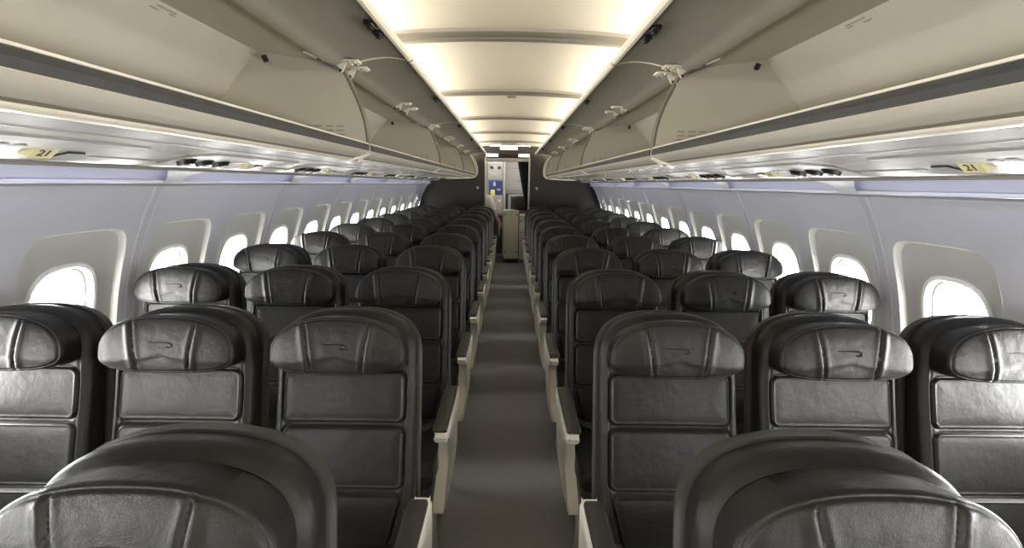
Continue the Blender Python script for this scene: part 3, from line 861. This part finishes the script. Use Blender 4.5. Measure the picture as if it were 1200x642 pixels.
B = [('pelvis', 'waist'), ('waist', 'chest'), ('chest', 'neckb'), ('neckb', 'neck'), ('pelvis', 'hipl'), ('hipl', 'kneel'), ('kneel', 'ankl'), ('ankl', 'toel'),
     ('pelvis', 'hipr'), ('hipr', 'kneer'), ('kneer', 'ankr'), ('ankr', 'toer'), ('chest', 'shr'), ('shr', 'elr'), ('elr', 'wrr'), ('wrr', 'palm'),
     ('chest', 'shl'), ('shl', 'ell'), ('ell', 'wrl'), ('wrl', 'palml')]
for hand, px, py, pz, dx in (('r', -.185, 8.885, .755, 1), ('l', -.745, 8.87, .77, 1)):
    pn = 'palm' if hand == 'r' else 'palml'
    for f, (ox, ln) in enumerate(((-.024, .07), (-.008, .08), (.008, .075), (.022, .06))):
        a, b = f'f{hand}{f}a', f'f{hand}{f}b'
        J[a] = (L(px + ox + .018, py - .02, pz - .5*ln), .009); J[b] = (L(px + ox + .022, py - .01, pz - ln), .008)
        B += [(pn, a), (a, b)]
    J[f't{hand}'] = (L(px - .03, py - .03, pz - .015), .010); J[f't{hand}b'] = (L(px - .032, py - .045, pz - .04), .009); B += [(pn, f't{hand}'), (f't{hand}', f't{hand}b')]
skin_obj('body', M['skin'], J, B, person)
hx = blob('head', M['skin'], *L(-.70, 8.97, 1.49), .075, .095, .115, 2.2, person)
nz = blob('nose', M['skin'], *L(-.70, 8.873, 1.48), .013, .018, .022, 2, person); nz.parent = hx
for q in (-1, 1):
    e = blob('ear', M['skin'], *L(-.70 + q*.076, 8.98, 1.49), .010, .020, .030, 2, person); e.parent = hx
    e = blob('eye', M['black'], *L(-.70 + q*.030, 8.884, 1.505), .012, .008, .007, 2, person); e.parent = hx
e = blob('mouth', M['emblem'], *L(-.70, 8.880, 1.435), .022, .006, .005, 2, person); e.parent = hx
hr = blob('hair', M['hair'], *L(-.70, 8.99, 1.525), .083, .098, .095, 2.1, person); hr.parent = hx
SJ = {'hem': (L(-.442, 9.12, .865), (.155, .122)), 'waist': (L(-.455, 9.11, .95), (.146, .114)), 'belly': (L(-.485, 9.095, 1.06), (.150, .118)), 'chest': (L(-.55, 9.055, 1.19), (.185, .135)), 'yoke': (L(-.585, 9.04, 1.26), (.180, .120)), 'collar': (L(-.645, 9.015, 1.345), (.082, .075))}
shirt = skin_obj('shirt', M['shirt'], SJ, [('hem', 'waist'), ('waist', 'belly'), ('belly', 'chest'), ('chest', 'yoke'), ('yoke', 'collar')], person)
for pts in ([(-.54, 9.035, 1.255), (-.49, 9.02, 1.258), (-.43, 9.0, 1.228), (-.395, 8.99, 1.16), (-.362, 8.978, 1.09), (-.335, 8.968, 1.02)],
            [(-.62, 9.05, 1.27), (-.68, 9.055, 1.285), (-.735, 9.06, 1.255), (-.765, 9.045, 1.18), (-.79, 9.03, 1.12), (-.805, 9.02, 1.07)]):
    sl = tube('sleeve', M['shirt'], smoothline([L(*p) for p in pts], 4), [.055 + .032*min(1, i/7) - .022*max(0, (i-8)/12) for i in range(21)], 20, parent=shirt, axis=(0, 1, 0))
TJ = {'top': (L(-.452, 9.115, .97), (.125, .095)), 'pelvis': (L(-.442, 9.12, .88), (.138, .105)), 'hipl': (L(-.53, 9.12, .80), (.098, .098)), 'kneel': (L(-.54, 9.06, .47), (.072, .072)), 'ankl': (L(-.54, 9.11, .12), (.060, .060)),
      'hipr': (L(-.36, 9.12, .80), (.098, .098)), 'kneer': (L(-.33, 9.06, .47), (.072, .072)), 'ankr': (L(-.33, 9.11, .12), (.060, .060))}
skin_obj('trousers', M['trousers'], TJ, [('top', 'pelvis'), ('pelvis', 'hipl'), ('hipl', 'kneel'), ('kneel', 'ankl'), ('pelvis', 'hipr'), ('hipr', 'kneer'), ('kneer', 'ankr')], person)
for q, x in (('l', -.54), ('r', -.33)):
    o = blob('shoe', M['black'], *L(x, 9.05, .045), .05, .135, .045, 2.6, person)

# ------------------------------------------------------------------ light
def area(name, loc, sx, sy, rot, power, col, spread=PI):
    l = bpy.data.lights.new(name, 'AREA'); l.shape = 'RECTANGLE'; l.size = sx; l.size_y = sy
    l.energy = power; l.color = col; l.spread = spread
    o = bpy.data.objects.new(name, l); C.objects.link(o); o.location = loc; o.rotation_euler = rot
    return o
def aim(o, d):
    o.rotation_mode = 'QUATERNION'
    z = -Vector(d).normalized(); y = Vector((0, 1, 0)); x = y.cross(z).normalized()
    o.rotation_quaternion = Matrix((x, y, z)).transposed().to_quaternion()
LEN = 8.64 - YF; MID = (8.64 + YF)/2
for s in (-1, 1):
    o = area('cove_light', (s*.765, MID, 2.118), .05, LEN, (0, 0, 0), 97, (1.0, .925, .79)); aim(o, (-s*1.0, 0, .22))
    o = area('sidewall_light', (s*1.352, MID, EYE+.052), .012, LEN, (0, 0, 0), 7.5, (.50, .53, 1.0)); aim(o, (s*.80, 0, -.60))
    for yc in CENT['left' if s < 0 else 'right']:
        p = wall_pt(s, yc, ZW, .09)
        l = bpy.data.lights.new('window_portal', 'AREA'); l.shape = 'RECTANGLE'; l.size = .27; l.size_y = .38
        l.cycles.is_portal = True
        o = bpy.data.objects.new('window_portal', l); C.objects.link(o); o.location = p
        n = Vector((s*wallx(ZW), 0, ZW-ZC)).normalized()
        o.rotation_mode = 'QUATERNION'; o.rotation_quaternion = (n).to_track_quat('Z', 'Y')
area('galley_light', (.0, 9.3, 2.09), .9, .5, (0, 0, 0), 4.5, (1.0, .95, .86))

w = bpy.data.worlds.new('sky'); bpy.context.scene.world = w; w.use_nodes = True
bgn = w.node_tree.nodes['Background']
bgn.inputs[0].default_value = (1.0, .985, .95, 1); bgn.inputs[1].default_value = 50.0

# ------------------------------------------------------------------ camera
cam = bpy.data.cameras.new('camera'); co = bpy.data.objects.new('camera', cam); C.objects.link(co)
cam.sensor_fit = 'HORIZONTAL'; cam.sensor_width = 36; cam.lens = FPX/1200*36; cam.clip_start = .05
R = Matrix.Rotation(YAW, 4, 'Z') @ Matrix.Rotation(PI/2 - PITCH, 4, 'X') @ Matrix.Rotation(ROLL, 4, 'Z')
co.matrix_world = Matrix.Translation((0, 0, EYE)) @ R
sc = bpy.context.scene
sc.camera = co
sc.view_settings.view_transform = 'Standard'; sc.view_settings.look = 'None'
sc.view_settings.exposure = 0.02; sc.view_settings.gamma = 1.0; sc.view_settings.use_curve_mapping = False
sc.cycles.max_bounces = 10; sc.cycles.diffuse_bounces = 6; sc.cycles.transparent_max_bounces = 8
